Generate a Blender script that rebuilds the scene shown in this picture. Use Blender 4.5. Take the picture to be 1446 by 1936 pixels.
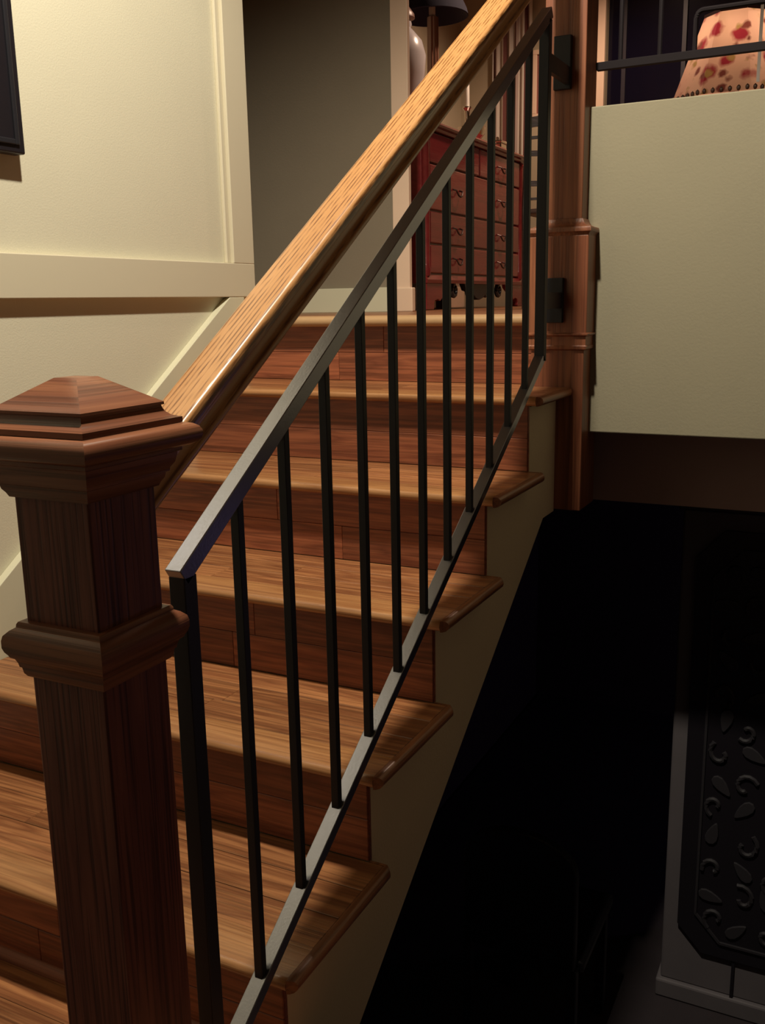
import bpy, bmesh, math, random
from mathutils import Matrix, Vector
random.seed(11)
for o in list(bpy.data.objects): bpy.data.objects.remove(o)
S = bpy.context.scene
COL = S.collection

# ------------------------------------------------------------------ camera
cd = bpy.data.cameras.new('camera'); cam = bpy.data.objects.new('camera', cd); COL.objects.link(cam)
RT = ((0.8940241, 0.4476623, -0.0178694), (-0.0807670, 0.2002747, 0.9764050), (-0.4406785, 0.8714864, -0.2152067))
M = Matrix.Identity(4)
for i in range(3):
    M[i][0] = RT[0][i]; M[i][1] = RT[1][i]; M[i][2] = -RT[2][i]
CAM = Vector((0.7328, -1.0376, 1.1802))
M.translation = CAM
cam.matrix_world = M
cd.sensor_fit = 'HORIZONTAL'; cd.sensor_width = 36.0; cd.lens = 36.0 * 1804.9 / 1446.0
cd.clip_start = 0.02
S.camera = cam

# ------------------------------------------------------------------ view, world, lamps
S.view_settings.view_transform = 'Standard'; S.view_settings.look = 'None'
S.view_settings.gamma = 1.0; S.view_settings.use_curve_mapping = False
S.view_settings.exposure = 0.0
w = bpy.data.worlds.new('world'); S.world = w; w.use_nodes = True
w.node_tree.nodes['Background'].inputs[0].default_value = (0.55, 0.42, 0.75, 1)
w.node_tree.nodes['Background'].inputs[1].default_value = 0.010

def point(name, loc, power, col, rad=0.05):
    l = bpy.data.lights.new(name, 'POINT'); l.energy = power; l.color = col; l.shadow_soft_size = rad
    o = bpy.data.objects.new(name, l); COL.objects.link(o); o.location = loc; return o
def spot(name, loc, power, col, rad, deg, blend):
    l = bpy.data.lights.new(name, 'SPOT'); l.energy = power; l.color = col; l.shadow_soft_size = rad
    l.spot_size = math.radians(deg); l.spot_blend = blend
    o = bpy.data.objects.new(name, l); COL.objects.link(o); o.location = loc; return o
spot('stair_downlight', (-0.03, 0.18, 3.17), 275, (1.0, 0.905, 0.72), 0.05, 150, 0.5)
spot('back_room_downlight', (-0.45, 3.75, 3.17), 80, (1.0, 0.70, 0.50), 0.06, 140, 0.6)
point('lower_room_added_fill', (1.7, 3.6, -0.3), 4.0, (0.66, 0.5, 1.0), 0.05)  # added fill with no real source, lifts the lower level's blacks towards purple

# ------------------------------------------------------------------ mesh helpers
class MB:
    def __init__(s): s.v = []; s.f = []
    def add(s, vs, fs):
        b = len(s.v); s.v += [tuple(x) for x in vs]; s.f += [tuple(b + i for i in f) for f in fs]; return s
    def box(s, x0, x1, y0, y1, z0, z1):
        return s.add([(x0,y0,z0),(x1,y0,z0),(x1,y1,z0),(x0,y1,z0),(x0,y0,z1),(x1,y0,z1),(x1,y1,z1),(x0,y1,z1)],
                     [(0,3,2,1),(4,5,6,7),(0,1,5,4),(1,2,6,5),(2,3,7,6),(3,0,4,7)])
    def prism(s, poly, axis, a, b):
        """poly: 2D points; extruded along axis (0:X with poly=(y,z), 1:Y with (x,z), 2:Z with (x,y))"""
        def P(p, t):
            return (t, p[0], p[1]) if axis == 0 else (p[0], t, p[1]) if axis == 1 else (p[0], p[1], t)
        n = len(poly)
        vs = [P(p, a) for p in poly] + [P(p, b) for p in poly]
        fs = [tuple(range(n))[::-1], tuple(range(n, 2*n))]
        for i in range(n): fs.append((i, (i+1) % n, n + (i+1) % n, n + i))
        return s.add(vs, fs)
    def sq(s, prof, cx, cy):
        """square mitred turning: profile of (half width, z) from top to bottom"""
        vs = []; fs = []
        for h, z in prof: vs += [(cx-h,cy-h,z),(cx+h,cy-h,z),(cx+h,cy+h,z),(cx-h,cy+h,z)]
        for i in range(len(prof)-1):
            for j in range(4):
                a = 4*i+j; b = 4*i+(j+1) % 4; fs.append((a, a+4, b+4, b))
        fs.append((0,1,2,3)); e = 4*(len(prof)-1); fs.append((e+3,e+2,e+1,e))
        return s.add(vs, fs)
    def lathe(s, prof, cx, cy, n=24):
        vs = []; fs = []
        for r, z in prof:
            for k in range(n):
                a = 2*math.pi*k/n; vs.append((cx+r*math.cos(a), cy+r*math.sin(a), z))
        for i in range(len(prof)-1):
            for k in range(n):
                fs.append((i*n+k, (i+1)*n+k, (i+1)*n+(k+1) % n, i*n+(k+1) % n))
        fs.append(tuple(range(n))); fs.append(tuple(range((len(prof)-1)*n, len(prof)*n))[::-1])
        return s.add(vs, fs)
    def bar(s, p, q, w, h, up=(0,0,1)):
        p = Vector(p); q = Vector(q); d = (q-p).normalized(); side = d.cross(Vector(up)).normalized(); u = side.cross(d)
        vs = []
        for c in (p, q):
            for a, b in ((-1,-1),(1,-1),(1,1),(-1,1)): vs.append(c + side*(a*w/2) + u*(b*h/2))
        return s.add(vs, [(0,3,2,1),(4,5,6,7),(0,1,5,4),(1,2,6,5),(2,3,7,6),(3,0,4,7)])
    def tube(s, pts, r, n=8):
        pts = [Vector(p) for p in pts]; vs = []; fs = []; ref = Vector((0.31,0.2,0.9)).normalized()
        for i, p in enumerate(pts):
            d = (pts[min(i+1,len(pts)-1)] - pts[max(i-1,0)]).normalized()
            a = d.cross(ref).normalized(); b = d.cross(a)
            for k in range(n):
                t = 2*math.pi*k/n; vs.append(p + a*(r*math.cos(t)) + b*(r*math.sin(t)))
        for i in range(len(pts)-1):
            for k in range(n): fs.append((i*n+k, i*n+(k+1) % n, (i+1)*n+(k+1) % n, (i+1)*n+k))
        fs.append(tuple(range(n))[::-1]); fs.append(tuple(range((len(pts)-1)*n, len(pts)*n)))
        return s.add(vs, fs)
    def build(s, name, mat, parent=None, bevel=0, smooth=False, seg=2, mat2=None):
        me = bpy.data.meshes.new(name); me.from_pydata(s.v, [], s.f)
        bm = bmesh.new(); bm.from_mesh(me)
        bmesh.ops.recalc_face_normals(bm, faces=bm.faces)
        if bevel: bmesh.ops.bevel(bm, geom=bm.edges[:], offset=bevel, segments=seg, affect='EDGES', profile=0.5, clamp_overlap=True)
        bm.to_mesh(me); bm.free()
        if smooth:
            for p in me.polygons: p.use_smooth = True
            me.set_sharp_from_angle(angle=math.radians(35))
        me.materials.append(mat)
        if mat2:
            me.materials.append(mat2)
            for p in me.polygons:
                if abs(p.normal.x) > abs(p.normal.y): p.material_index = 1
        o = bpy.data.objects.new(name, me); COL.objects.link(o)
        if parent:
            o.parent = parent
            if parent.type == 'EMPTY': o.matrix_parent_inverse = Matrix.Translation(parent.location).inverted()
        return o

def empty(name, loc, label, cat, group=None):
    o = bpy.data.objects.new(name, None); COL.objects.link(o); o.location = loc; o.empty_display_size = 0.05
    return tag(o, label, cat, group)
def tag(o, label, cat, group=None):
    o['label'] = label; o['category'] = cat
    if group: o['group'] = group
    return o
def struct(o, label=None, cat=None):
    o['kind'] = 'structure'
    if label: o['label'] = label
    if cat: o['category'] = cat
    return o

# ------------------------------------------------------------------ materials
def newmat(name):
    m = bpy.data.materials.new(name); m.use_nodes = True
    nt = m.node_tree; return m, nt, nt.nodes['Principled BSDF']
def N(nt, t, **k):
    n = nt.nodes.new(t)
    for a, b in k.items(): setattr(n, a, b)
    return n
def plain(name, col, rough=0.5, metal=0, bump=0, bscale=200, var=0.0, spec=0.5):
    m, nt, b = newmat(name)
    b.inputs['Base Color'].default_value = (*col, 1); b.inputs['Roughness'].default_value = rough
    b.inputs['Metallic'].default_value = metal; b.inputs['Specular IOR Level'].default_value = spec
    tc = N(nt, 'ShaderNodeTexCoord')
    nz = N(nt, 'ShaderNodeTexNoise'); nz.inputs['Scale'].default_value = bscale; nz.inputs['Detail'].default_value = 3
    nt.links.new(tc.outputs['Object'], nz.inputs['Vector'])
    if bump:
        bp = N(nt, 'ShaderNodeBump'); bp.inputs['Strength'].default_value = bump; bp.inputs['Distance'].default_value = 0.002
        nt.links.new(nz.outputs['Fac'], bp.inputs['Height']); nt.links.new(bp.outputs['Normal'], b.inputs['Normal'])
    if var:
        n2 = N(nt, 'ShaderNodeTexNoise'); n2.inputs['Scale'].default_value = 6; n2.inputs['Detail'].default_value = 4
        nt.links.new(tc.outputs['Object'], n2.inputs['Vector'])
        mx = N(nt, 'ShaderNodeMix', data_type='RGBA'); mx.inputs[6].default_value = (*[c*(1-var) for c in col], 1); mx.inputs[7].default_value = (*[min(1, c*(1+var)) for c in col], 1)
        nt.links.new(n2.outputs['Fac'], mx.inputs[0]); nt.links.new(mx.outputs[2], b.inputs['Base Color'])
    return m
def wood(name, light, dark, pore, axis=0, rough=0.35, fig=7.0, across=60.0, pores=0.55, pscale=1.0, along=0.06, rnd=0.25, spec=0.5, coat=0.0):
    """stained hardwood: broad cathedral figure + fine open pores, stretched along one object axis"""
    m, nt, b = newmat(name); L = nt.links.new
    tc = N(nt, 'ShaderNodeTexCoord'); oi = N(nt, 'ShaderNodeObjectInfo')
    off = N(nt, 'ShaderNodeVectorMath', operation='SCALE'); off.inputs[0].default_value = (7.3, 3.1, 5.7); L(oi.outputs['Random'], off.inputs['Scale'])
    ad = N(nt, 'ShaderNodeVectorMath', operation='ADD'); L(tc.outputs['Object'], ad.inputs[0]); L(off.outputs[0], ad.inputs[1])
    def mapped(al, ac):
        mp = N(nt, 'ShaderNodeMapping'); sc = [ac, ac, ac]; sc[axis] = al
        mp.inputs['Scale'].default_value = sc; L(ad.outputs[0], mp.inputs['Vector']); return mp
    n1 = N(nt, 'ShaderNodeTexNoise'); n1.inputs['Scale'].default_value = 1.0; n1.inputs['Detail'].default_value = 3; n1.inputs['Distortion'].default_value = 0.6
    L(mapped(fig*0.22, fig*3.0).outputs[0], n1.inputs['Vector'])
    # growth-ring bands
    mu = N(nt, 'ShaderNodeMath', operation='MULTIPLY'); mu.inputs[1].default_value = 9.0; L(n1.outputs['Fac'], mu.inputs[0])
    fr = N(nt, 'ShaderNodeMath', operation='PINGPONG'); fr.inputs[1].default_value = 1.0; L(mu.outputs[0], fr.inputs[0])
    n2 = N(nt, 'ShaderNodeTexNoise'); n2.inputs['Scale'].default_value = 1.0; n2.inputs['Detail'].default_value = 2
    L(mapped(across*along*pscale, across*4.0*pscale).outputs[0], n2.inputs['Vector'])
    rp = N(nt, 'ShaderNodeValToRGB'); rp.color_ramp.elements[0].position = 0.36; rp.color_ramp.elements[1].position = 0.52
    rp.color_ramp.elements[0].color = (1,1,1,1); rp.color_ramp.elements[1].color = (0,0,0,1); L(n2.outputs['Fac'], rp.inputs[0])
    mx = N(nt, 'ShaderNodeMix', data_type='RGBA'); mx.inputs[6].default_value = (*light, 1); mx.inputs[7].default_value = (*dark, 1)
    L(fr.outputs[0], mx.inputs[0])
    pm = N(nt, 'ShaderNodeMath', operation='MULTIPLY'); pm.inputs[1].default_value = pores; L(rp.outputs[0], pm.inputs[0])
    mx2 = N(nt, 'ShaderNodeMix', data_type='RGBA'); mx2.inputs[7].default_value = (*pore, 1); L(mx.outputs[2], mx2.inputs[6]); L(pm.outputs[0], mx2.inputs[0])
    hs = N(nt, 'ShaderNodeHueSaturation'); L(mx2.outputs[2], hs.inputs['Color'])
    mr = N(nt, 'ShaderNodeMapRange'); mr.inputs[3].default_value = 1-rnd; mr.inputs[4].default_value = 1+rnd; L(oi.outputs['Random'], mr.inputs[0]); L(mr.outputs[0], hs.inputs['Value'])
    L(hs.outputs[0], b.inputs['Base Color'])
    b.inputs['Roughness'].default_value = rough; b.inputs['Specular IOR Level'].default_value = spec
    b.inputs['Coat Weight'].default_value = coat; b.inputs['Coat Roughness'].default_value = 0.25
    bp = N(nt, 'ShaderNodeBump'); bp.inputs['Strength'].default_value = 0.25; bp.inputs['Distance'].default_value = 0.0006; bp.invert = True
    L(rp.outputs[0], bp.inputs['Height']); L(bp.outputs[0], b.inputs['Normal'])
    return m

M_WALL = plain('cream_textured_paint', (0.70, 0.66, 0.51), 0.75, bump=0.22, bscale=230, var=0.03)
M_TRIM = plain('cream_trim_paint', (0.68, 0.62, 0.47), 0.45, bump=0.05, bscale=90)
M_SKIRT = plain('cream_skirt_paint', (0.70, 0.67, 0.50), 0.4, bump=0.05, bscale=90)
M_FASCIA = plain('sage_beige_paint', (0.305, 0.27, 0.185), 0.8, bump=0.2, bscale=170, var=0.04)
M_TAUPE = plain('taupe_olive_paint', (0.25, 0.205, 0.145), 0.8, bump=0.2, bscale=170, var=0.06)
M_SIDE = plain('tan_drywall_paint', (0.66, 0.54, 0.37), 0.85, bump=0.4, bscale=170, var=0.04)
M_CASE = plain('warm_cream_casing_paint', (0.84, 0.62, 0.46), 0.4)
M_BROWN = plain('brown_header_paint', (0.36, 0.235, 0.215), 0.7, bump=0.3, bscale=120, var=0.1)
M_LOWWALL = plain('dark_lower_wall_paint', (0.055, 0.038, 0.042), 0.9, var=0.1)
M_IRON = plain('blackened_iron', (0.016, 0.016, 0.022), 0.5, bump=0.06, bscale=260, spec=0.35)
M_BLKIRON = plain('matt_black_iron', (0.016, 0.012, 0.014), 0.7, spec=0.12)
M_RAIL = wood('golden_oak_handrail', (0.55, 0.27, 0.10), (0.50, 0.235, 0.08), (0.15, 0.055, 0.018), 1, 0.30, 3, 40, 0.95, along=0.22, rnd=0.0, coat=0.25)
M_NEWEL = wood('dark_stained_oak_upright', (0.20, 0.070, 0.048), (0.14, 0.046, 0.034), (0.04, 0.014, 0.012), 2, 0.42, 9, 60, 0.75, rnd=0.08, spec=0.22)
M_CAPW = wood('dark_stained_oak_moulding', (0.29, 0.115, 0.058), (0.19, 0.068, 0.036), (0.07, 0.026, 0.012), 0, 0.33, 6, 55, 0.55, rnd=0.06, spec=0.28)
M_CAPW2 = wood('dark_stained_oak_moulding_side', (0.29, 0.115, 0.058), (0.19, 0.068, 0.036), (0.07, 0.026, 0.012), 1, 0.33, 6, 45, 0.55, rnd=0.06, spec=0.28)
M_NEWEL2 = wood('red_oak_upright', (0.29, 0.105, 0.050), (0.19, 0.060, 0.030), (0.09, 0.03, 0.016), 2, 0.4, 6, 50, 0.5, rnd=0.08)
M_TREAD = wood('brown_hardwood_tread', (0.42, 0.18, 0.072), (0.21, 0.075, 0.030), (0.11, 0.045, 0.018), 0, 0.33, 8, 45, 0.5, rnd=0.22)
M_NOSE = wood('brown_hardwood_nosing', (0.42, 0.20, 0.078), (0.30, 0.125, 0.045), (0.14, 0.055, 0.02), 0, 0.28, 8, 45, 0.4, rnd=0.08, coat=0.3)
M_RISER = wood('reddish_hardwood_riser', (0.33, 0.105, 0.048), (0.18, 0.050, 0.024), (0.10, 0.032, 0.014), 0, 0.42, 9, 40, 0.5, rnd=0.25)
M_RETURN = wood('brown_hardwood_return', (0.30, 0.12, 0.05), (0.20, 0.075, 0.03), (0.10, 0.04, 0.018), 1, 0.34, 8, 45, 0.45, rnd=0.08)
M_LNOSE = plain('pale_maple_nosing', (0.47, 0.29, 0.15), 0.4, var=0.15)
M_CHERRY = wood('glossy_cherry', (0.24, 0.030, 0.030), (0.19, 0.022, 0.024), (0.15, 0.018, 0.015), 1, 0.16, 3, 40, 0.15, rnd=0.08, coat=0.35)
M_BLACK = plain('near_black_lacquer', (0.012, 0.010, 0.014), 0.4)
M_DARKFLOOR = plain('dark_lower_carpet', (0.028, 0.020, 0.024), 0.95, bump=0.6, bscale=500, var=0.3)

def oak_lines(name, light, dark, pore):
    m, nt, b = newmat(name); L = nt.links.new
    tc = N(nt, 'ShaderNodeTexCoord')
    def mp(sx, sy, sz):
        q = N(nt, 'ShaderNodeMapping'); q.inputs['Scale'].default_value = (sx, sy, sz); L(tc.outputs['Object'], q.inputs['Vector']); return q
    big = N(nt, 'ShaderNodeTexNoise'); big.inputs['Scale'].default_value = 1; big.inputs['Detail'].default_value = 3; L(mp(45, 1.6, 45).outputs[0], big.inputs['Vector'])
    wv = N(nt, 'ShaderNodeTexWave'); wv.wave_type = 'BANDS'; wv.bands_direction = 'X'; wv.inputs['Scale'].default_value = 1.0
    wv.inputs['Distortion'].default_value = 2.2; wv.inputs['Detail'].default_value = 2; wv.inputs['Detail Scale'].default_value = 0.6
    L(mp(46, 1.3, 46).outputs[0], wv.inputs['Vector'])
    ds = N(nt, 'ShaderNodeTexNoise'); ds.inputs['Scale'].default_value = 1; ds.inputs['Detail'].default_value = 2; L(mp(230, 20, 230).outputs[0], ds.inputs['Vector'])
    r1 = N(nt, 'ShaderNodeMapRange'); r1.inputs[1].default_value = 0.45; r1.inputs[2].default_value = 0.95; L(wv.outputs['Fac'], r1.inputs[0])
    r2 = N(nt, 'ShaderNodeMapRange'); r2.inputs[1].default_value = 0.38; r2.inputs[2].default_value = 0.56; L(ds.outputs['Fac'], r2.inputs[0])
    mu = N(nt, 'ShaderNodeMath', operation='MULTIPLY'); L(r1.outputs[0], mu.inputs[0]); L(r2.outputs[0], mu.inputs[1])
    mx = N(nt, 'ShaderNodeMix', data_type='RGBA'); mx.inputs[6].default_value = (*light, 1); mx.inputs[7].default_value = (*dark, 1); L(big.outputs['Fac'], mx.inputs[0])
    m2 = N(nt, 'ShaderNodeMix', data_type='RGBA'); m2.inputs[7].default_value = (*pore, 1); L(mx.outputs[2], m2.inputs[6]); L(mu.outputs[0], m2.inputs[0])
    L(m2.outputs[2], b.inputs['Base Color']); b.inputs['Roughness'].default_value = 0.33; b.inputs['Coat Weight'].default_value = 0.25; b.inputs['Coat Roughness'].default_value = 0.3
    bp = N(nt, 'ShaderNodeBump'); bp.inputs['Strength'].default_value = 0.3; bp.inputs['Distance'].default_value = 0.0006; bp.invert = True
    L(mu.outputs[0], bp.inputs['Height']); L(bp.outputs[0], b.inputs['Normal'])
    return m
M_RAIL = oak_lines('golden_oak_handrail_lines', (0.60, 0.31, 0.125), (0.48, 0.22, 0.075), (0.20, 0.075, 0.022))
M_RAILIRON = plain('brightened_rail_iron', (0.30, 0.30, 0.345), 0.28, metal=1.0, bump=0.06, bscale=260)  # balusters' iron made paler and shinier, standing in for light on rail tops

# ------------------------------------------------------------------ dimensions
r = 0.19; t = 0.29404; n = 0.037; XL = -1.02
def nose(y): return r + y / t * r          # height of the nosing line

# ------------------------------------------------------------------ structure: walls and floors
wl = struct(MB().box(-1.14, -1.043, -3.2, 1.565, -1.33, 3.2).build('wall_left', M_WALL), 'cream textured wall along the stairs', 'wall')
tr = MB().box(-1.043, -1.020, -2.0, 1.565, 1.202, 1.303).build('trim_1', M_TRIM, bevel=0.002)
struct(tr, 'cream bottom rail of the raised wall panelling', 'trim')
tr = MB().box(-1.043, -1.020, 1.456, 1.565, 1.303, 3.19).build('trim_2', M_TRIM, bevel=0.002)
struct(tr, 'cream upright stile at the corner of the wall panelling', 'trim')
struct(MB().prism([(1.436, 1.303), (1.456, 1.303), (1.456, 3.19), (1.436, 3.19)], 0, -1.043, -1.031).build('trim_3', M_TRIM, bevel=0.003), 'narrow bead inside the wall panel stile', 'trim')
# stair skirt board against the wall (sloping top, squared off at the landing)
sk = MB().prism([(-0.06, 0.0), (-0.06, 0.205), (1.425, 1.201), (1.50, 1.201), (1.50, 0.9), (0.25, 0.0)], 0, -1.043, XL).build('trim_4', M_SKIRT, bevel=0.0015)
struct(sk, 'cream sloping skirt board between stairs and wall', 'trim')
struct(MB().box(-1.043, -1.027, -3.2, -0.06, 0.0, 0.14).build('baseboard_left', M_SKIRT), 'cream baseboard on the left wall', 'baseboard')
# back wall of the landing with its cased opening
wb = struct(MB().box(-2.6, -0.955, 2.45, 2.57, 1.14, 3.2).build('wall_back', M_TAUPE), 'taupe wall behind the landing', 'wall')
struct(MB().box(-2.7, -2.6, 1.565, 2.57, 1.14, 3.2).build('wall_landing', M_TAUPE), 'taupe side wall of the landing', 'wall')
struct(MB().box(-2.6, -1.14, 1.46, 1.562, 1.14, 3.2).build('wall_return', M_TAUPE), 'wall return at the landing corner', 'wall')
cs = MB().box(-0.952, -0.882, 2.428, 2.45, 1.14, 3.19).build('trim_5', M_CASE, bevel=0.002)
struct(cs, 'cream door casing beside the red chest', 'trim')
struct(MB().box(-0.957, -0.868, 2.420, 2.45, 1.14, 1.232).build('trim_6', M_CASE, bevel=0.004), 'cream plinth block under the door casing', 'trim')
struct(MB().box(-2.6, -0.957, 2.434, 2.45, 1.14, 1.235).build('baseboard_back', M_SKIRT, bevel=0.002), 'cream baseboard on the landing wall', 'baseboard')
# room beyond, at landing level
M_FAR = plain('warm_grey_beige_paint', (0.50, 0.42, 0.29), 0.8, bump=0.3, bscale=150, var=0.04)
struct(MB().box(-1.66, -1.545, 2.57, 4.72, 1.14, 3.2).build('wall_room_left', M_FAR), 'beige side wall behind the red chest', 'wall')
struct(MB().box(-1.66, -0.69, 4.6, 4.72, 1.14, 3.2).box(-0.69, 1.3, 4.6, 4.72, 1.14, 1.95).box(1.3, 2.3, 4.6, 4.72, 1.14, 3.2).box(-0.69, 1.3, 4.6, 4.72, 3.0, 3.2).build('wall_far', M_FAR), 'beige far wall of the upper room', 'wall')
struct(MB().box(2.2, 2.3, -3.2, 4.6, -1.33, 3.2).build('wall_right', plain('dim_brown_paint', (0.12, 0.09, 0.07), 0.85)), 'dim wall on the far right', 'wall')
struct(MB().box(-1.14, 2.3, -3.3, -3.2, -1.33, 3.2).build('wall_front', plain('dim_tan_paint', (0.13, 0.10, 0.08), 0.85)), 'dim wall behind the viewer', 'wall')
struct(MB().box(-2.7, 2.3, -3.3, 4.72, 3.2, 3.3).build('ceiling', plain('ceiling_paint', (0.42, 0.38, 0.30), 0.9)), 'plain ceiling', 'ceiling')
# half wall (fascia) with open stairwell below it
struct(MB().box(0.05, 2.2, 1.52, 1.64, 0.824, 1.654).build('wall_half', M_FASCIA, bevel=0.003), 'sage beige half wall beyond the upper newel post', 'wall')
struct(MB().box(-0.0, 2.2, 1.70, 1.78, 0.600, 1.10).build('wall_header', M_BROWN), 'dark brown header under the half wall', 'wall')
# floors
fl = struct(MB().box(-1.043, 2.2, -3.2, 0.0, -0.30, -0.008).box(-1.02, 0.0, 0.0, 0.045, -0.25, -0.008).build('floor', M_DARKFLOOR), 'hall floor at the foot of the stairs', 'floor')
for i in range(7):                                   # floorboards in front of the first riser
    y1 = n - 0.001 - i*0.083; y0 = y1 - 0.082
    cuts = [-1.015, -0.75 + 0.31*((i*0.37) % 1), -0.05, 0.62]
    for a, b in zip(cuts[:-1], cuts[1:]):
        MB().box(a, b-0.001, y0, y1, -0.008, 0.0).build('plank', M_TREAD, fl, bevel=0.0012, seg=1)
ld = struct(MB().box(-2.6, -0.0, 1.62, 2.45, 0.61, 1.132).box(-1.545, 2.2, 2.45, 4.6, 0.8, 1.132).box(0.0, 2.2, 1.78, 2.45, 0.8, 1.132).build('floor_landing', M_DARKFLOOR), 'landing floor at the head of the stairs', 'floor')
for i in range(34):
    y0 = 1.555 + i*0.0885
    if y0 > 4.5: break
    x0 = -2.58 if y0 < 2.36 else -1.54
    cuts = [x0, x0 + 0.7 + 0.5*((i*0.41) % 1), -0.055 if y0 < 1.65 else 0.8]
    if y0 >= 1.79: cuts.append(2.15)
    for a, b in zip(cuts[:-1], cuts[1:]):
        MB().box(a, b-0.001, y0, y0+0.0875, 1.132, 1.14).build('plank', M_TREAD, ld, bevel=0.001, seg=1)
def nosing_profile(y0, y1, ztop, th):
    pr = [(y1, ztop), (y1, ztop-th)]
    rr = th/2
    for k in range(7):
        a = -math.pi/2 - math.pi*k/6
        pr.append((y0 + rr + rr*math.cos(a), ztop - rr + rr*math.sin(a)))
    return pr
MB().prism(nosing_profile(5*t-0.012, 1.554, 6*r, 0.030), 0, -1.018, -0.075).build('nosing', M_LNOSE, ld, smooth=True)
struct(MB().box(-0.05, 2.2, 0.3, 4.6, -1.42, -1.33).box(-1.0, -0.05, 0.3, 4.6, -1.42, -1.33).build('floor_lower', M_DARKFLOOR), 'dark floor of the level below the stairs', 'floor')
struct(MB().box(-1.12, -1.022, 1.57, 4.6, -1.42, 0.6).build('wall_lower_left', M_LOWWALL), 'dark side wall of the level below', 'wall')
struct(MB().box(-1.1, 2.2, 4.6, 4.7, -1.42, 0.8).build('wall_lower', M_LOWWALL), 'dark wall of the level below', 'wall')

# ------------------------------------------------------------------ staircase
st = empty('staircase', (-0.5, 0.037, 0), 'brown hardwood staircase with tan side between the cream wall and iron railing', 'staircase')
def soff(y): return -0.112 + 0.677*(y - 0.281)
body = [(n+0.012, 0.0)]
for k in range(1, 6):
    body += [((k-1)*t+n+0.012, k*r-0.030), (k*t+n+0.012, k*r-0.030)]
body += [(5*t+n+0.012, 6*r-0.008), (1.62, 6*r-0.008), (1.62, 0.613), (1.352, 0.613), (n+0.012, soff(n+0.012))]
bo = MB().prism(body, 0, XL+0.001, -0.073).prism([(n+0.012, 0.0)] + body[1:10] + [(1.4475, 5*r-0.030), (1.4475, 0.613), (1.352, 0.613), (n+0.012, soff(n+0.012))], 0, -0.073, 0.0).build('side_panel', M_SIDE, st); bo['label'] = 'tan painted sloping side of the staircase'
MB().prism([(n, 0.0), (n-0.014, 0.0), (n-0.013, 0.006), (n-0.009, 0.012), (n-0.004, 0.0165), (n, 0.018)], 0, XL+0.001, 0.0).build('shoe_moulding', M_RISER, st, smooth=True)
for k in range(1, 7):
    ya = (k-1)*t; zt = k*r
    # riser k (face at ya+n)
    rz0 = (k-1)*r; rz1 = zt - 0.023
    x1 = 0.0 if k < 6 else -0.073
    ri = MB().box(XL+0.001, x1, ya+n+0.004, ya+n+0.012, rz0, rz1).build('riser', M_RISER, st)
    hz = rz0 + 0.083
    for (za, zb) in ((rz0, hz), (hz, rz1)):
        jt = random.uniform(-0.75, -0.25)
        for a, b in ((XL+0.001, jt), (jt, x1)):
            MB().box(a, b-0.0008, ya+n, ya+n+0.005, za+0.0005, zb-0.0005).build('plank', M_RISER, ri, bevel=0.001, seg=1)
    if k == 6: break
    nm = MB().prism(nosing_profile(ya, ya+0.083, zt, 0.023), 0, XL+0.001, 0.030).build('tread', M_NOSE, st, smooth=True)
    yb = ya + 0.0838
    while yb < k*t + n - 0.004:
        ye = min(yb+0.082, k*t+n)
        cuts = [XL+0.001]
        while cuts[-1] < -0.35: cuts.append(cuts[-1] + random.uniform(0.28, 0.6))
        cuts[-1] = 0.0305 if not (k == 5 and ye > 1.4475) else -0.0735
        for a, b in zip(cuts[:-1], cuts[1:]):
            dz = random.uniform(-0.0004, 0.0)
            MB().box(a, b-0.0008, yb, ye-0.0008, zt-0.020, zt+dz).build('plank', M_TREAD, nm, bevel=0.0012, seg=1)
        yb += 0.083
    # return nosing on the open end: half-round outer edge, mitred to the front
    pr = []; rr = 0.0115
    for q in range(7):
        a = -math.pi/2 + math.pi*q/6
        pr.append((0.0465-rr + rr*math.cos(a), zt-rr + rr*math.sin(a)))
    pr += [(0.0305, zt), (0.0305, zt-2*rr)]
    mb = MB(); ny = len(pr); vs = []
    for e in (0, 1):
        for (x, z) in pr:
            yy = ya + 0.002 + 0.6*max(0, x-0.032) if e == 0 else min(k*t+n+0.006, 1.4475)-0.9*max(0, x-0.034)
            vs.append((x, yy, z))
    mb.add(vs, [tuple(range(ny)), tuple(range(ny, 2*ny))] + [(i, (i+1) % ny, ny+(i+1) % ny, ny+i) for i in range(ny)])
    if k == 5: MB().box(-0.0735, 0.0305, 1.4245, 1.4475, zt-0.020, zt).build('plank', M_TREAD, nm, bevel=0.001, seg=1)
    if k < 5: mb.box(0.0005, 0.0305, k*t+n+0.0, k*t+n+0.006, zt-0.022, zt)
    mb.build('return_nosing', M_RETURN, nm, smooth=True)

# ------------------------------------------------------------------ lower newel post
YN = -0.288
nw = empty('newel_post', (0, YN, 0), 'dark stained square newel post with pyramid cap at the foot of the stairs', 'newel post')
MB().sq([(0.0505, 0.992), (0.0505, 0.0)], 0, YN).build('shaft', M_NEWEL, nw, bevel=0.0015)
col = [(0.0505,0.853),(0.0570,0.8525),(0.0585,0.850),(0.0590,0.8465),(0.0640,0.8435),(0.0690,0.8385),(0.0705,0.833),(0.0705,0.825),(0.0690,0.820),(0.0665,0.816),(0.0655,0.8135),(0.0620,0.811),(0.0600,0.806),(0.0592,0.8015),(0.0575,0.8005),(0.0565,0.794),(0.0540,0.790),(0.0505,0.789)]
MB().sq(col, 0, YN).build('collar', M_CAPW, nw, smooth=True, mat2=M_CAPW2)
cap = [(0.0735,1.0305),(0.0735,1.0265),(0.0700,1.0250),(0.0690,1.0205),(0.0675,1.014),(0.0635,1.0085),(0.0630,1.0045),(0.0600,1.0030),(0.0590,0.998),(0.0560,0.9935),(0.0540,0.989),(0.0505,0.988)]
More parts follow.
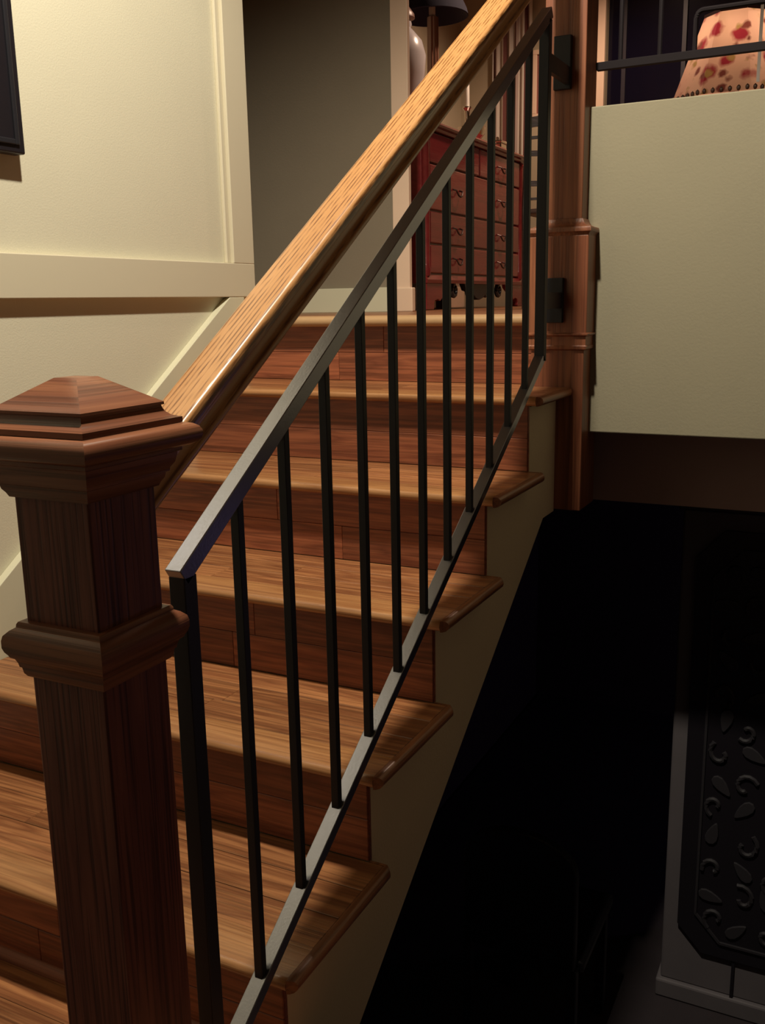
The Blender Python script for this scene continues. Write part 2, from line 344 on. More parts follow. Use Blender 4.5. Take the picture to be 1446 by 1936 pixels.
MB().sq(cap, 0, YN).build('cap_moulding', M_CAPW, nw, smooth=True, mat2=M_CAPW2)
tor = [(0.070,1.0570),(0.0770,1.0565),(0.0830,1.0550),(0.0875,1.0520),(0.0900,1.0475),(0.0902,1.0430),(0.0890,1.0385),(0.0860,1.0350),(0.0800,1.0318),(0.0740,1.0305)]
MB().sq(tor, 0, YN).build('cap_plate', M_CAPW, nw, smooth=True, mat2=M_CAPW2)
pyr = [(0.0155,1.1095),(0.0620,1.0800),(0.0622,1.0770),(0.0598,1.0765),(0.0605,1.0735),(0.0630,1.0690),(0.0670,1.0655),(0.0725,1.0635),(0.0752,1.0630),(0.0752,1.0570)]
MB().sq(pyr, 0, YN).build('cap_pyramid', M_CAPW, nw, smooth=True, mat2=M_CAPW2)

# ------------------------------------------------------------------ upper newel post
YU = 1.52
nu = empty('newel_post', (0, YU, 0.62), 'reddish oak newel post with wide plinth block at the landing corner', 'newel post')
MB().sq([(0.053, 2.30), (0.053, 1.33)], 0, YU).build('shaft', M_NEWEL2, nu, bevel=0.002)
blk = [(0.053,1.380),(0.0560,1.379),(0.0590,1.372),(0.0640,1.364),(0.0720,1.360),(0.0830,1.357),(0.0850,1.352),(0.0850,1.346),(0.0800,1.342),(0.0780,1.336)]
MB().sq(blk, 0, YU).build('plinth_cap', M_NEWEL2, nu, smooth=True)
MB().sq([(0.0785, 1.338), (0.0785, 1.088)], 0, YU).build('plinth', M_NEWEL2, nu, bevel=0.003)
MB().sq([(0.0785,1.092),(0.0830,1.090),(0.0830,1.086),(0.0765,1.082),(0.0765,1.060),(0.0790,1.057),(0.0780,1.050),(0.0710,1.046)], 0, YU).build('base_moulding', M_NEWEL2, nu, smooth=True)
MB().sq([(0.0715, 1.050), (0.0715, 0.618)], 0, YU).build('lower_shaft', M_NEWEL2, nu, bevel=0.002)
tp = [(0.0155,2.42),(0.062,2.39),(0.062,2.385),(0.075,2.37),(0.075,2.365),(0.087,2.36),(0.090,2.35),(0.086,2.34),(0.0735,2.335),(0.06,2.31),(0.053,2.295)]
MB().sq(tp, 0, YU).build('cap', M_CAPW, nu, smooth=True)

# ------------------------------------------------------------------ wooden handrail
ang = math.atan2(r, t); y0 = YN + 0.055; y1 = YU - 0.0535
L = (y1 - y0) / math.cos(ang)
HW = 0.031; prof = []
def arc(cx, cz, rad, a0, a1, k=6):
    return [(cx + rad*math.cos(math.radians(a0+(a1-a0)*i/k)), cz + rad*math.sin(math.radians(a0+(a1-a0)*i/k))) for i in range(k+1)]
half = arc(HW-0.008, -0.008, 0.008, 90, 0) + [(HW, -0.013), (HW-0.001, -0.017), (HW-0.006, -0.020), (HW-0.010, -0.026), (HW-0.0105, -0.034)] + arc(HW-0.013, -0.046, 0.008, 55, -90, 6) + [(0.010, -0.054)]
prof = half + [(-x, z) for x, z in reversed(half)]
ca, sa = math.cos(ang), math.sin(ang)
vs = [(x, (0.0 + z*sa)/ca, z) for x, z in prof] + [(x, (y1-y0 + z*sa)/ca, z) for x, z in prof]
m_ = len(prof)
hr = MB().add(vs, [tuple(range(m_)), tuple(range(m_, 2*m_))] + [(i, (i+1) % m_, m_+(i+1) % m_, m_+i) for i in range(m_)]).build('handrail', M_RAIL, smooth=True)
hr.location = (0, y0, nose(y0) + 0.957); hr.rotation_euler = (ang, 0, 0)
tag(hr, 'golden oak handrail sloping between the two newel posts', 'handrail')

# ------------------------------------------------------------------ iron balustrade panel
XI = 0.010; ya, yz = -0.150, 1.271
ir = empty('iron_railing', (XI, ya, 0.06), 'black iron baluster panel sloping up beside the stairs below the oak handrail', 'railing')
def top(y): return nose(y) + 0.789 + 0.030*(y-ya)/(yz-ya)
def bot(y): return nose(y) + 0.050 - 0.012*(y-ya)/(yz-ya)
SZ = 0.024
MB().bar((XI, ya-SZ/2, top(ya-SZ/2)-0.014), (XI, yz+SZ/2, top(yz+SZ/2)-0.014), SZ, SZ).build('top_rail', M_RAILIRON, ir, bevel=0.0012)
MB().bar((XI, ya, bot(ya)-0.010), (XI, yz, bot(yz)-0.010), SZ, 0.020).build('bottom_rail', M_RAILIRON, ir, bevel=0.0012)
for y, za in ((ya, 0.02), (yz, bot(yz)-0.02)):
    MB().box(XI-SZ/2, XI+SZ/2, y-SZ/2, y+SZ/2, za, top(y)-0.022).build('end_post', M_IRON, ir, bevel=0.0012)
for i in range(1, 12):
    y = ya + (yz-ya)*i/12
    h = 0.0066
    MB().box(XI-h, XI+h, y-h, y+h, bot(y)-0.012, top(y)-0.022).build('baluster', M_IRON, ir, bevel=0.0008, seg=1)
# brackets tying the end posts to the newels
for z0, z1, yf in ((1.690, 1.815, YU-0.053), (1.118, 1.232, YU-0.0785)):
    b = MB().box(-0.026, 0.018, yf-0.014, yf+0.0005, z0, z1).build('bracket', M_IRON, ir, bevel=0.002)
    zm = (z0+z1)/2
    if z0 > 1.5: zm = 1.72
    MB().box(XI-0.006, XI+0.006, yz+SZ/2-0.001, yf-0.013, zm-0.02, zm+0.02).build('arm', M_IRON, b)
b = MB().box(XI-0.013, XI+0.013, YN+0.0500, YN+0.0600, 0.03, 0.10).build('bracket', M_IRON, ir)
MB().box(XI-0.006, XI+0.006, YN+0.0595, ya-SZ/2+0.001, 0.045, 0.085).build('arm', M_IRON, b)

# ------------------------------------------------------------------ iron guard rail on the half wall
gr = empty('iron_guard_rail', (0.6, 1.57, 1.654), 'thin black iron guard rail on top of the sage half wall', 'railing')
MB().bar((0.054, 1.57, 1.757), (2.19, 1.57, 1.760), 0.018, 0.019).build('bottom_rail', M_BLKIRON, gr, bevel=0.001)
def loop(xa, xb, zt):
    rr = 0.018; pts = [(xa, 1.57, 1.760)]
    for k in range(6):
        a = math.pi - (math.pi/2)*k/5; pts.append((xa+rr+rr*math.cos(a), 1.57, zt-rr+rr*math.sin(a)))
    for k in range(6):
        a = math.pi/2 - (math.pi/2)*k/5; pts.append((xb-rr+rr*math.cos(a), 1.57, zt-rr+rr*math.sin(a)))
    pts.append((xb, 1.57, 1.760)); return pts
MB().tube(loop(0.294, 0.62, 1.857), 0.0062).build('loop', M_BLKIRON, gr, smooth=True)
for x in (0.113, 0.210, 0.72, 0.82, 0.92):
    MB().tube([(x, 1.57, 1.76), (x, 1.57, 2.12)], 0.0060).build('baluster', M_BLKIRON, gr, smooth=True)
MB().bar((0.054, 1.57, 2.125), (2.19, 1.57, 2.125), 0.018, 0.019).build('top_rail', M_BLKIRON, gr)
for x in (1.3, 2.0): MB().box(x-0.009, x+0.009, 1.561, 1.579, 1.652, 1.758).build('foot', M_BLKIRON, gr)

# ------------------------------------------------------------------ framed picture on the wall panel
pc = empty('framed_picture', (-1.043, 0.30, 1.85), 'black framed picture hanging on the cream wall panel', 'picture')
px0, px1, pz0, pz1 = -0.12, 0.648, 1.519, 2.25
for nm_, args in (('frame', (px1-0.075, px1, pz0, pz1)), ('frame', (px0, px0+0.075, pz0, pz1)), ('frame', (px0+0.075, px1-0.075, pz0, pz0+0.075)), ('frame', (px0+0.075, px1-0.075, pz1-0.075, pz1))):
    MB().box(-1.043, -1.008, *args).build(nm_, M_BLACK, pc, bevel=0.004)
MB().box(-1.043, -1.020, px0+0.075, px1-0.075, pz0+0.075, pz1-0.075).build('backing', plain('dark_mount', (0.022, 0.016, 0.028), 0.3), pc)
for a in ((px1-0.030, px1-0.018, pz0+0.018, pz1-0.018), (px0+0.018, px1-0.030, pz0+0.018, pz0+0.030)):
    MB().box(-1.009, -1.003, *a).build('inner_bead', plain('gunmetal_bead', (0.02, 0.02, 0.025), 0.3), pc, bevel=0.002)

# ------------------------------------------------------------------ red chest of drawers in the room beyond
ch = empty('chest_of_drawers', (-1.26, 3.47, 1.14), 'glossy red cherry chest of drawers with carved feet seen through the balusters', 'chest')
cy0, cy1 = 2.835, 4.11; cxf, cxb = -1.0, -1.50
MB().box(cxb, cxf-0.012, cy0, cy1, 1.285, 1.885).build('body', M_CHERRY, ch, bevel=0.004)
tpf = [(cxb-0.005, 1.885), (cxf-0.002, 1.885), (cxf+0.008, 1.892), (cxf+0.012, 1.899), (cxf+0.026, 1.903), (cxf+0.030, 1.911), (cxf+0.026, 1.919), (cxf+0.016, 1.922), (cxb-0.005, 1.922)]
MB().prism(tpf, 1, cy0-0.025, cy1+0.025).build('top', M_CHERRY, ch, smooth=True)
rows = ((1.758, 1.880), (1.565, 1.750), (1.425, 1.557), (1.298, 1.417))
M_BRASS = plain('dark_bronze', (0.05, 0.025, 0.02), 0.35, metal=0.6)
for i, (z0, z1) in enumerate(rows):
    parts = ((cy0+0.05, cy1-0.05),) if i else ((cy0+0.05, (cy0+cy1)/2-0.006), ((cy0+cy1)/2+0.006, cy1-0.05))
    for a, b in parts:
        d = MB().box(cxf-0.012, cxf+0.006, a, b, z0, z1).build('drawer', M_CHERRY, ch, bevel=0.005)
        for q in ((0.25, 0.75) if i else (0.5,)):
            hy = a + (b-a)*q; zm = (z0+z1)/2
            MB().tube([(cxf+0.006, hy-0.04, zm+0.01), (cxf+0.022, hy-0.037, zm+0.004), (cxf+0.026, hy-0.02, zm-0.016), (cxf+0.027, hy, zm-0.021), (cxf+0.026, hy+0.02, zm-0.016), (cxf+0.022, hy+0.037, zm+0.004), (cxf+0.006, hy+0.04, zm+0.01)], 0.004, 6).build('handle', M_BRASS, d, smooth=True)
for y in (cy0+0.02, cy1-0.02):
    MB().lathe([(0.016,1.885),(0.021,1.87),(0.016,1.855),(0.018,1.60),(0.016,1.33),(0.022,1.31),(0.018,1.285)], cxf-0.002, y, 12).build('corner_column', M_CHERRY, ch, smooth=True)
MB().prism([(cxb, 1.255), (cxf+0.018, 1.255), (cxf+0.020, 1.270), (cxf+0.010, 1.280), (cxf+0.004, 1.290), (cxb, 1.290)], 1, cy0-0.012, cy1+0.012).build('base_moulding', M_CHERRY, ch, smooth=True)
def foot_poly(s, c):
    p = [(0,1.142),(0.075,1.142),(0.085,1.150),(0.080,1.165),(0.090,1.180),(0.125,1.186),(0.150,1.178),(0.172,1.190),(0.180,1.212),(0.215,1.226),(0.245,1.240),(0.250,1.256),(0,1.256)]
    return [(c + s*a, z) for a, z in p]
for s, c in ((1, cy0-0.008), (-1, cy1+0.008)):
    f = MB().prism(foot_poly(s, c), 0, cxf-0.02, cxf+0.012).build('foot', M_CHERRY, ch, bevel=0.003)
    MB().box(cxb+0.02, cxb+0.07, min(c, c+s*0.06), max(c, c+s*0.06), 1.14, 1.256).build('foot', M_CHERRY, ch)
# carved drop at the middle of the apron, pierced scrolls
mb = MB()
cyM = (cy0+cy1)/2
mb.prism([(cyM-0.20,1.256),(cyM-0.17,1.225),(cyM-0.10,1.215),(cyM-0.05,1.19),(cyM,1.180),(cyM+0.05,1.19),(cyM+0.10,1.215),(cyM+0.17,1.225),(cyM+0.20,1.256)], 0, cxf-0.02, cxf+0.008)
mb.build('apron', M_BLACK, ch, bevel=0.002)
for y in (cyM-0.11, cyM+0.11, cyM+0.30, cyM-0.30):
    pts = []
    for k in range(15):
        a = math.radians(90 + 330*k/14); rad = 0.030*(1-0.35*k/14)
        pts.append((cxf-0.005, y + rad*math.cos(a), 1.224 + rad*math.sin(a)))
    MB().tube(pts, 0.011, 6).build('scroll', M_BLACK, ch, smooth=True)
struct(MB().box(-1.545, -1.525, 2.59, 4.6, 1.14, 1.26).build('baseboard_room', M_CASE), 'cream baseboard behind the chest', 'baseboard')

# things standing on the chest
ZT = 1.922
lp = empty('table_lamp', (-1.24, 3.48, ZT), 'tall table lamp with dark shade standing on the red chest', 'lamp')
M_NAVY = plain('dark_navy_fabric', (0.012, 0.011, 0.028), 0.9, bump=0.2, bscale=300)
MB().lathe([(0.085,2.80),(0.10,2.70),(0.125,2.60),(0.165,2.52),(0.172,2.495),(0.166,2.492),(0.02,2.62)], -1.24, 3.48, 28).build('shade', M_NAVY, lp, smooth=True)
M_FLUTE = plain('ivory_fluted_stem', (0.62, 0.50, 0.38), 0.45, var=0.1)
mb = MB()
mb.lathe([(0.016,2.64),(0.016,2.50),(0.024,2.49),(0.026,2.10),(0.040,2.06),(0.030,2.02)], -1.24, 3.48, 10)
mb.build('stem', M_FLUTE, lp)
for k in range(4):
    a = math.radians(-70 + 36*k)
    MB().tube([(-1.24+0.026*math.cos(a), 3.48+0.026*math.sin(a), 2.49), (-1.24+0.027*math.cos(a), 3.48+0.027*math.sin(a), 2.11)], 0.005, 6).build('flute', plain('brown_gilt', (0.22, 0.09, 0.05), 0.4), lp, smooth=True)
M_SILVER = plain('polished_silver', (0.80, 0.74, 0.66), 0.10, metal=1.0)
MB().lathe([(0.030,2.03),(0.05,2.01),(0.075,1.985),(0.08,1.96),(0.06,1.945),(0.085,1.932),(0.09,ZT)], -1.24, 3.48, 24).build('base', M_SILVER, lp, smooth=True)
vs_ = empty('ginger_jar', (-1.24, 3.13, ZT), 'white porcelain jar at the near end of the red chest', 'jar')
M_PORC = plain('white_porcelain', (0.62, 0.58, 0.60), 0.25, var=0.12)
MB().lathe([(0.045,2.40),(0.050,2.38),(0.045,2.365),(0.06,2.35),(0.095,2.31),(0.112,2.25),(0.105,2.17),(0.08,2.06),(0.06,1.97),(0.065,1.93),(0.07,ZT)], -1.24, 3.13, 28).build('body', M_PORC, vs_, smooth=True)
MB().lathe([(0.008,2.50),(0.018,2.485),(0.012,2.468),(0.040,2.45),(0.062,2.42),(0.064,2.405),(0.052,2.400)], -1.24, 3.13, 24).build('lid', plain('brown_wood_lid', (0.22, 0.11, 0.08), 0.4), vs_, smooth=True)
ck = empty('candlestick', (-1.20, 3.83, ZT), 'silver candlestick holding a white candle on the red chest', 'candlestick')
MB().lathe([(0.022,2.145),(0.026,2.138),(0.014,2.125),(0.011,2.06),(0.019,2.04),(0.012,2.02),(0.015,1.96),(0.05,1.94),(0.055,ZT)], -1.20, 3.83, 20).build('stick', M_SILVER, ck, smooth=True)
MB().lathe([(0.003,2.30),(0.010,2.288),(0.0115,2.14)], -1.20, 3.83, 14).build('candle', plain('white_wax', (0.85, 0.80, 0.72), 0.5), ck, smooth=True)
bw = MB().lathe([(0.066,2.012),(0.070,2.010),(0.062,1.975),(0.035,1.945),(0.022,1.938),(0.035,1.928),(0.038,ZT)], -1.10, 3.64, 26).build('silver_dish', M_SILVER, smooth=True)
tag(bw, 'small footed silver dish beside the lamp on the red chest', 'dish')
bx2 = empty('trinket_box', (-1.07, 3.93, ZT), 'small silver trinket box with round knob on the red chest', 'box')
MB().box(-1.105, -1.035, 3.88, 3.97, ZT, ZT+0.045).build('body', M_SILVER, bx2, bevel=0.006)
MB().box(-1.109, -1.031, 3.876, 3.974, ZT+0.045, ZT+0.058).build('lid', M_SILVER, bx2, bevel=0.004)
MB().lathe([(0.004,ZT+0.080),(0.010,ZT+0.074),(0.008,ZT+0.064),(0.004,ZT+0.057)], -1.07, 3.925, 12).build('knob', M_SILVER, bx2, smooth=True)

# striped curtain on the far wall
def stripes():
    m, nt, b = newmat('striped_curtain_fabric'); Lk = nt.links.new
    tc = N(nt, 'ShaderNodeTexCoord'); sx = N(nt, 'ShaderNodeSeparateXYZ'); Lk(tc.outputs['Object'], sx.inputs[0])
    mu = N(nt, 'ShaderNodeMath', operation='MULTIPLY'); mu.inputs[1].default_value = 1/0.062; Lk(sx.outputs[0], mu.inputs[0])
    fr = N(nt, 'ShaderNodeMath', operation='FRACT'); Lk(mu.outputs[0], fr.inputs[0])
    cr = N(nt, 'ShaderNodeValToRGB'); cr.color_ramp.interpolation = 'CONSTANT'
    cr.color_ramp.elements[0].color = (0.62, 0.54, 0.46, 1); cr.color_ramp.elements[1].position = 0.58; cr.color_ramp.elements[1].color = (0.16, 0.055, 0.045, 1)
    e = cr.color_ramp.elements.new(0.82); e.color = (0.42, 0.32, 0.28, 1)
    Lk(fr.outputs[0], cr.inputs[0]); Lk(cr.outputs[0], b.inputs['Base Color']); b.inputs['Roughness'].default_value = 0.9
    return m
mb = MB(); vs = []; K = 60
for z in (1.60, 3.05):
    for k in range(K+1):
        x = -1.335 + 0.235*k/K; vs.append((x, 4.56 + 0.014*math.sin(2*math.pi*k/K*6), z))
    for k in range(K, -1, -1):
        x = -1.335 + 0.235*k/K; vs.append((x, 4.563 + 0.014*math.sin(2*math.pi*k/K*6), z))
n2 = 2*(K+1)
mb.add(vs, [(i, (i+1) % n2, n2+(i+1) % n2, n2+i) for i in range(n2)])
cu = mb.build('curtain', stripes(), smooth=True); tag(cu, 'white and brown striped curtain hanging behind the red chest', 'curtain')
MB().tube([(-1.36, 4.563, 3.04), (-1.07, 4.563, 3.04)], 0.008).build('curtain_rod', M_IRON, cu)

# framed red-brown picture on the far wall
fp = empty('framed_picture', (-1.02, 4.6, 2.4), 'reddish brown picture in pale frame on the far wall behind the newel post', 'picture')
MB().box(-1.075, -0.90, 4.588, 4.6, 2.215, 2.53).build('canvas', plain('red_brown_canvas', (0.26, 0.10, 0.08), 0.6, var=0.4), fp)
for a in ((-1.10, -0.875, 2.53, 2.555), (-1.10, -0.875, 2.19, 2.215), (-1.10, -1.075, 2.215, 2.53), (-0.90, -0.875, 2.215, 2.53)):
    MB().box(a[0], a[1], 4.580, 4.6, a[2], a[3]).build('frame', M_CASE, fp, bevel=0.002)

# ladder-back chair behind the newel
lc = empty('ladder_back_chair', (-0.41, 3.17, 1.14), 'dark wooden ladder-back chair in the room behind the upper newel post', 'chair')
M_DW = wood('dark_walnut', (0.07, 0.03, 0.022), (0.035, 0.014, 0.012), (0.015, 0.007, 0.006), 0, 0.4, 6, 40, 0.4)
for x in (-0.605, -0.215):
    MB().tube([(x, 3.0, 1.14), (x, 2.985, 1.55), (x, 3.02, 1.93)], 0.013, 8).build('leg', M_DW, lc, smooth=True)
    MB().tube([(x, 3.35, 1.14), (x, 3.35, 1.54)], 0.014, 8).build('leg', M_DW, lc, smooth=True)
def slat(z, h, bow):
    v = []
    for k in range(9):
        q = k/8; x = -0.60 + 0.38*q; dy = 0.022*math.sin(math.pi*q); dz = bow*math.sin(math.pi*q)
        v.append((x, 3.0+dy, z+dz))
    m_ = MB(); vs = []; fs = []
    for (x, y, zz) in v:
        vs += [(x, y-0.005, zz-h/2), (x, y+0.005, zz-h/2), (x, y+0.005, zz+h/2), (x, y-0.005, zz+h/2)]
    for k in range(8):
        for j in range(4): fs.append((4*k+j, 4*k+(j+1) % 4, 4*k+4+(j+1) % 4, 4*k+4+j))
    fs += [(0,3,2,1), (32,33,34,35)]
    return m_.add(vs, fs)
for z, h, bw_ in ((1.892, 0.040, 0.012), (1.832, 0.012, 0.004), (1.772, 0.022, -0.006), (1.652, 0.022, -0.004), (1.590, 0.010, 0.0)):
    slat(z, h, bw_).build('slat', M_DW, lc, smooth=True)
MB().box(-0.62, -0.20, 2.99, 3.36, 1.528, 1.550).build('seat', M_DW, lc, bevel=0.006)
for y in (3.35, 2.985): MB().tube([(-0.605, y, 1.30), (-0.215, y, 1.30)], 0.008, 6).build('stretcher', M_DW, lc, smooth=True)

# dark window on the far wall
wn = bpy.data.objects.new('window_1', None); COL.objects.link(wn); wn.location = (0.3, 4.6, 2.4); struct(wn, 'dark night window with cream casing', 'window')
for a in ((-0.765, -0.69, 1.90, 3.07), (1.3, 1.375, 1.90, 3.07), (-0.69, 1.3, 3.0, 3.07), (-0.69, 1.3, 1.90, 1.95)):
    MB().box(a[0], a[1], 4.578, 4.6, a[2], a[3]).build('casing', M_CASE, wn, bevel=0.003)
MB().box(-0.69, 1.3, 4.66, 4.666, 1.95, 3.0).build('pane', plain('night_glass', (0.006, 0.005, 0.014), 0.12), wn)
for x in (-0.60, -0.28, 0.30, 0.90):
    MB().box(x-0.011, x+0.011, 4.645, 4.66, 1.95, 3.0).build('mullion', plain('dark_mullion', (0.025, 0.02, 0.03), 0.4), wn)

# ------------------------------------------------------------------ floral lamp on a side table behind the half wall
LX, LY = 0.148, 3.42
sd = empty('side_table', (LX, LY, 1.14), 'round dark side table under the floral lamp', 'table')
MB().lathe([(0.20,1.735),(0.205,1.728),(0.20,1.715)], LX, LY, 28).build('top', M_DW, sd, smooth=True)
MB().lathe([(0.03,1.716),(0.022,1.60),(0.034,1.45),(0.02,1.35),(0.035,1.25),(0.03,1.22)], LX, LY, 16).build('pedestal', M_DW, sd, smooth=True)
for k in range(3):
    a = math.radians(90+120*k)
    MB().tube([(LX+0.02*math.cos(a), LY+0.02*math.sin(a), 1.25), (LX+0.10*math.cos(a), LY+0.10*math.sin(a), 1.22), (LX+0.17*math.cos(a), LY+0.17*math.sin(a), 1.155)], 0.014, 8).build('leg', M_DW, sd, smooth=True)
fl_ = empty('floral_lamp', (LX, LY, 1.735), 'table lamp with cream shade of red flowers behind the half wall', 'lamp')
def floral():
    m, nt, b = newmat('floral_shade_fabric'); Lk = nt.links.new
    tc = N(nt, 'ShaderNodeTexCoord')
    base = N(nt, 'ShaderNodeTexNoise'); base.inputs['Scale'].default_value = 7; Lk(tc.outputs['Object'], base.inputs['Vector'])
    mb_ = N(nt, 'ShaderNodeMix', data_type='RGBA'); mb_.inputs[6].default_value = (0.72, 0.52, 0.36, 1); mb_.inputs[7].default_value = (0.70, 0.42, 0.36, 1); Lk(base.outputs['Fac'], mb_.inputs[0])
    cur = mb_.outputs[2]
    for sc, th, col, seed in ((11, 0.34, (0.30, 0.03, 0.05), 0.0), (15, 0.27, (0.20, 0.06, 0.05), 3.3), (13, 0.22, (0.38, 0.26, 0.10), 8.1)):
        mp = N(nt, 'ShaderNodeMapping'); mp.inputs['Location'].default_value = (seed, seed*1.7, seed*0.6); Lk(tc.outputs['Object'], mp.inputs[0])
        ds = N(nt, 'ShaderNodeTexNoise'); ds.inputs['Scale'].default_value = 26; Lk(tc.outputs['Object'], ds.inputs['Vector'])
        sc_ = N(nt, 'ShaderNodeVectorMath', operation='SCALE'); sc_.inputs['Scale'].default_value = 0.035; Lk(ds.outputs['Color'], sc_.inputs[0])
        ad_ = N(nt, 'ShaderNodeVectorMath', operation='ADD'); Lk(mp.outputs[0], ad_.inputs[0]); Lk(sc_.outputs[0], ad_.inputs[1])
        vo = N(nt, 'ShaderNodeTexVoronoi'); vo.inputs['Scale'].default_value = sc; vo.inputs['Randomness'].default_value = 0.8; Lk(ad_.outputs[0], vo.inputs['Vector'])
        cr = N(nt, 'ShaderNodeValToRGB'); cr.color_ramp.elements[0].color = (1,1,1,1); cr.color_ramp.elements[1].color = (0,0,0,1)
        cr.color_ramp.elements[0].position = th*0.7; cr.color_ramp.elements[1].position = th*1.25; Lk(vo.outputs['Distance'], cr.inputs[0])
        mx = N(nt, 'ShaderNodeMix', data_type='RGBA'); Lk(cur, mx.inputs[6]); mx.inputs[7].default_value = (*col, 1); Lk(cr.outputs[0], mx.inputs[0]); cur = mx.outputs[2]
    Lk(cur, b.inputs['Base Color']); b.inputs['Roughness'].default_value = 0.9
    tr_ = N(nt, 'ShaderNodeBsdfTranslucent'); Lk(cur, tr_.inputs[0])
    ms = N(nt, 'ShaderNodeMixShader'); ms.inputs[0].default_value = 0.55; Lk(b.outputs[0], ms.inputs[1]); Lk(tr_.outputs[0], ms.inputs[2])
    Lk(ms.outputs[0], nt.nodes['Material Output'].inputs[0])
    return m
M_FLORAL = floral()
def octo(a, z):
    q = a*math.tan(math.pi/8)
    return [(LX-q,LY-a,z),(LX+q,LY-a,z),(LX+a,LY-q,z),(LX+a,LY+q,z),(LX+q,LY+a,z),(LX-q,LY+a,z),(LX-a,LY+q,z),(LX-a,LY-q,z)]
B_, T_ = octo(0.232, 1.965), octo(0.122, 2.295)
for j in range(8):                                  # eight fabric panels
    k = (j+1) % 8
    MB().add([B_[j], B_[k], T_[k], T_[j]], [(0,1,2,3)]).build('shade_panel', M_FLORAL, fl_)
mb = MB()
for j in range(8): mb.bar(T_[j], T_[(j+1) % 8], 0.006, 0.012)
mb.build('shade_trim', plain('dark_braid', (0.08, 0.03, 0.03), 0.8), fl_)
for j in range(8):                                  # beaded lower edge
    a, b = Vector(B_[j]), Vector(B_[(j+1) % 8])
    for q in range(6):
        c = a.lerp(b, (q+0.5)/6)
        MB().lathe([(0.001,c.z+0.022),(0.007,c.z+0.016),(0.008,c.z+0.010),(0.006,c.z+0.003),(0.001,c.z)], c.x*1.0 + (c.x-LX)*0.012, c.y + (c.y-LY)*0.012, 6).build('bead', plain('dark_bead', (0.10, 0.045, 0.025), 0.4) if (j == 0 and q == 0) else bpy.data.materials['dark_bead'], fl_, smooth=True)
MB().lathe([(0.02,2.02),(0.025,1.99),(0.06,1.94),(0.07,1.88),(0.05,1.80),(0.03,1.765),(0.06,1.75),(0.065,1.735)], LX, LY, 20).build('base', M_PORC, fl_, smooth=True)
mm, nt, b = newmat('lit_bulb_glass'); b.inputs['Emission Color'].default_value = (1, 0.72, 0.45, 1); b.inputs['Emission Strength'].default_value = 2.0
MB().lathe([(0.004,2.15),(0.02,2.14),(0.028,2.115),(0.022,2.08),(0.013,2.05),(0.013,2.02)], LX, LY, 16).build('bulb', mm, fl_, smooth=True)
lb = point('floral_lamp_light', (LX, LY, 2.19), 1.5, (1.0, 0.70, 0.45), 0.03); lb.parent = fl_; lb.matrix_parent_inverse = Matrix.Translation(fl_.location).inverted()
rb = MB().box(0.262, 0.274, 3.168, 3.172, 1.985, 2.26).build('ribbon', plain('white_satin_ribbon', (0.9, 0.86, 0.84), 0.3), fl_)

# ------------------------------------------------------------------ lower level: carved cabinet and chair in the dark
cb = empty('carved_cabinet', (0.62, 2.34, -1.33), 'dim grey cabinet with dark octagonal carved panel on the level below', 'cabinet')
M_GREY = plain('dusty_grey_paint', (0.12, 0.105, 0.115), 0.7, var=0.15)
MB().box(0.236, 1.02, 2.135, 2.55, -1.26, 0.50).build('body', M_GREY, cb, bevel=0.008)
MB().box(0.222, 1.034, 2.118, 2.56, -1.33, -1.258).build('plinth', M_GREY, cb, bevel=0.008)
MB().box(0.222, 1.034, 2.118, 2.56, 0.498, 0.53).build('top', M_BLACK, cb, bevel=0.006)
ox0, ox1, oz0, oz1, cc = 0.288, 0.968, -1.105, 0.44, 0.095
def octp(d):
    return [(ox0+d+cc*0.9,oz0+d),(ox1-d-cc*0.9,oz0+d),(ox1-d,oz0+d+cc),(ox1-d,oz1-d-cc),(ox1-d-cc*0.9,oz1-d),(ox0+d+cc*0.9,oz1-d),(ox0+d,oz1-d-cc),(ox0+d,oz0+d+cc)]
pn = MB().prism(octp(0), 1, 2.120, 2.136).build('door_panel', M_BLACK, cb); pn['label'] = 'black octagonal panel with carved scrolls'
M_CARVE = plain('dark_carving', (0.020, 0.017, 0.022), 0.7)
mb = MB(); o1 = octp(0.06); 
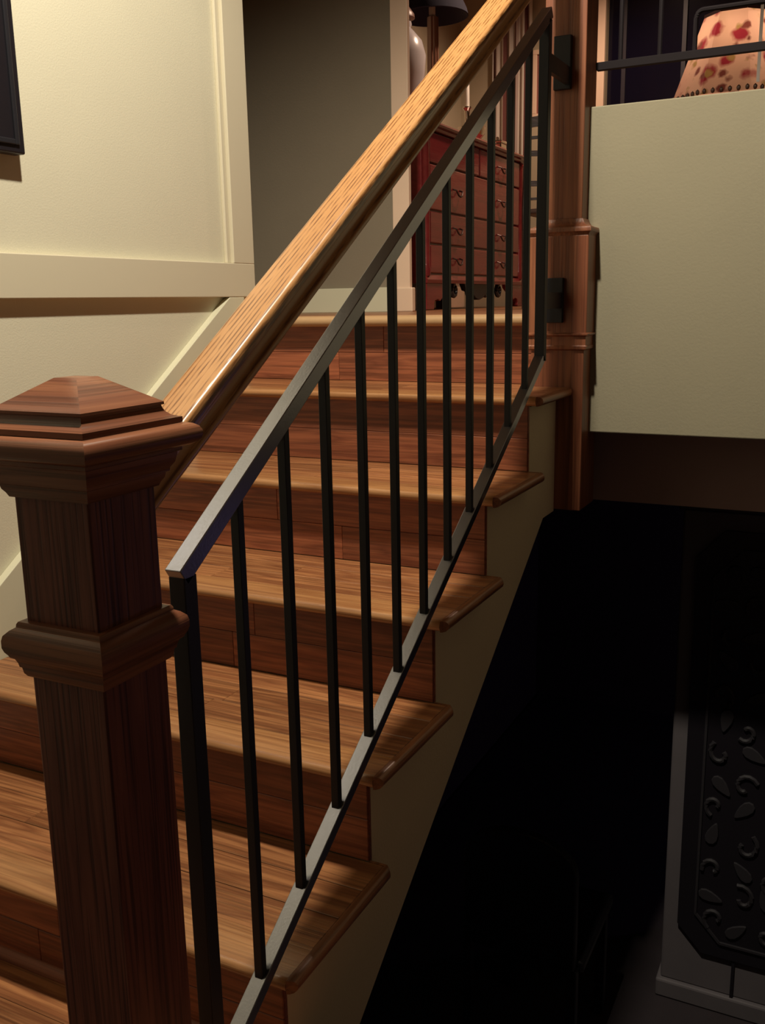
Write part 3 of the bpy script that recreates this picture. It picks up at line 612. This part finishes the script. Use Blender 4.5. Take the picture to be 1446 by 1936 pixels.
for i in range(8): mb.bar((o1[i][0],2.117,o1[i][1]), (o1[(i+1)%8][0],2.117,o1[(i+1)%8][1]), 0.008, 0.010, up=(0,1,0))
mb.build('border', M_CARVE, pn)
rnd = random.Random(5)
for gz in range(13):
    for gx in range(6):
        cx = ox0+0.12+gx*0.088+rnd.uniform(-.02,.02); cz = oz0+0.14+gz*0.106+rnd.uniform(-.02,.02); s_ = rnd.choice((-1,1)); ph = rnd.uniform(0, 360)
        if gz % 2 == gx % 2:
            R0 = rnd.uniform(0.03, 0.045)
            pts = [(cx + s_*(R0*(1-k/15))*math.cos(math.radians(ph+24*k)), 2.117, cz + 1.15*(R0*(1-k/15))*math.sin(math.radians(ph+24*k))) for k in range(12)]
            MB().tube(pts, 0.008, 6).build('scroll', M_CARVE, pn, smooth=True)
        else:
            lf = []; a0 = math.radians(ph)
            for q in range(12):
                u = math.pi*2*q/12; lx = 0.042*math.cos(u); lz = 0.019*math.sin(u)*(1-0.5*math.cos(u))
                lf.append((cx + lx*math.cos(a0)-lz*math.sin(a0), cz + lx*math.sin(a0)+lz*math.cos(a0)))
            MB().prism(lf, 1, 2.112, 2.121).build('leaf', M_CARVE, pn, bevel=0.002)
MB().box(0.478, 0.488, 2.125, 2.14, -1.255, -1.11).build('slot', M_BLACK, cb)

dc = empty('dining_chair', (-0.10, 1.72, -1.33), 'black chair with rounded back on the dark level below the stairs', 'chair')
bk = []
for k in range(17):
    a = math.pi*k/16; bk.append((-0.115 + 0.185*math.cos(a), -0.555 + 0.115*math.sin(a)))
bk = [(0.07, -0.88)] + bk + [(-0.30, -0.88)]
MB().prism(bk, 1, 1.54, 1.575).build('backrest', M_BLACK, dc, bevel=0.006)
MB().box(-0.32, 0.09, 1.575, 1.98, -0.905, -0.865).build('seat', M_BLACK, dc, bevel=0.01)
for x in (-0.29, 0.06):
    for y in (1.56, 1.95): MB().box(x-0.016, x+0.016, y-0.016, y+0.016, -1.33, -0.88).build('leg', M_BLACK, dc, bevel=0.003)
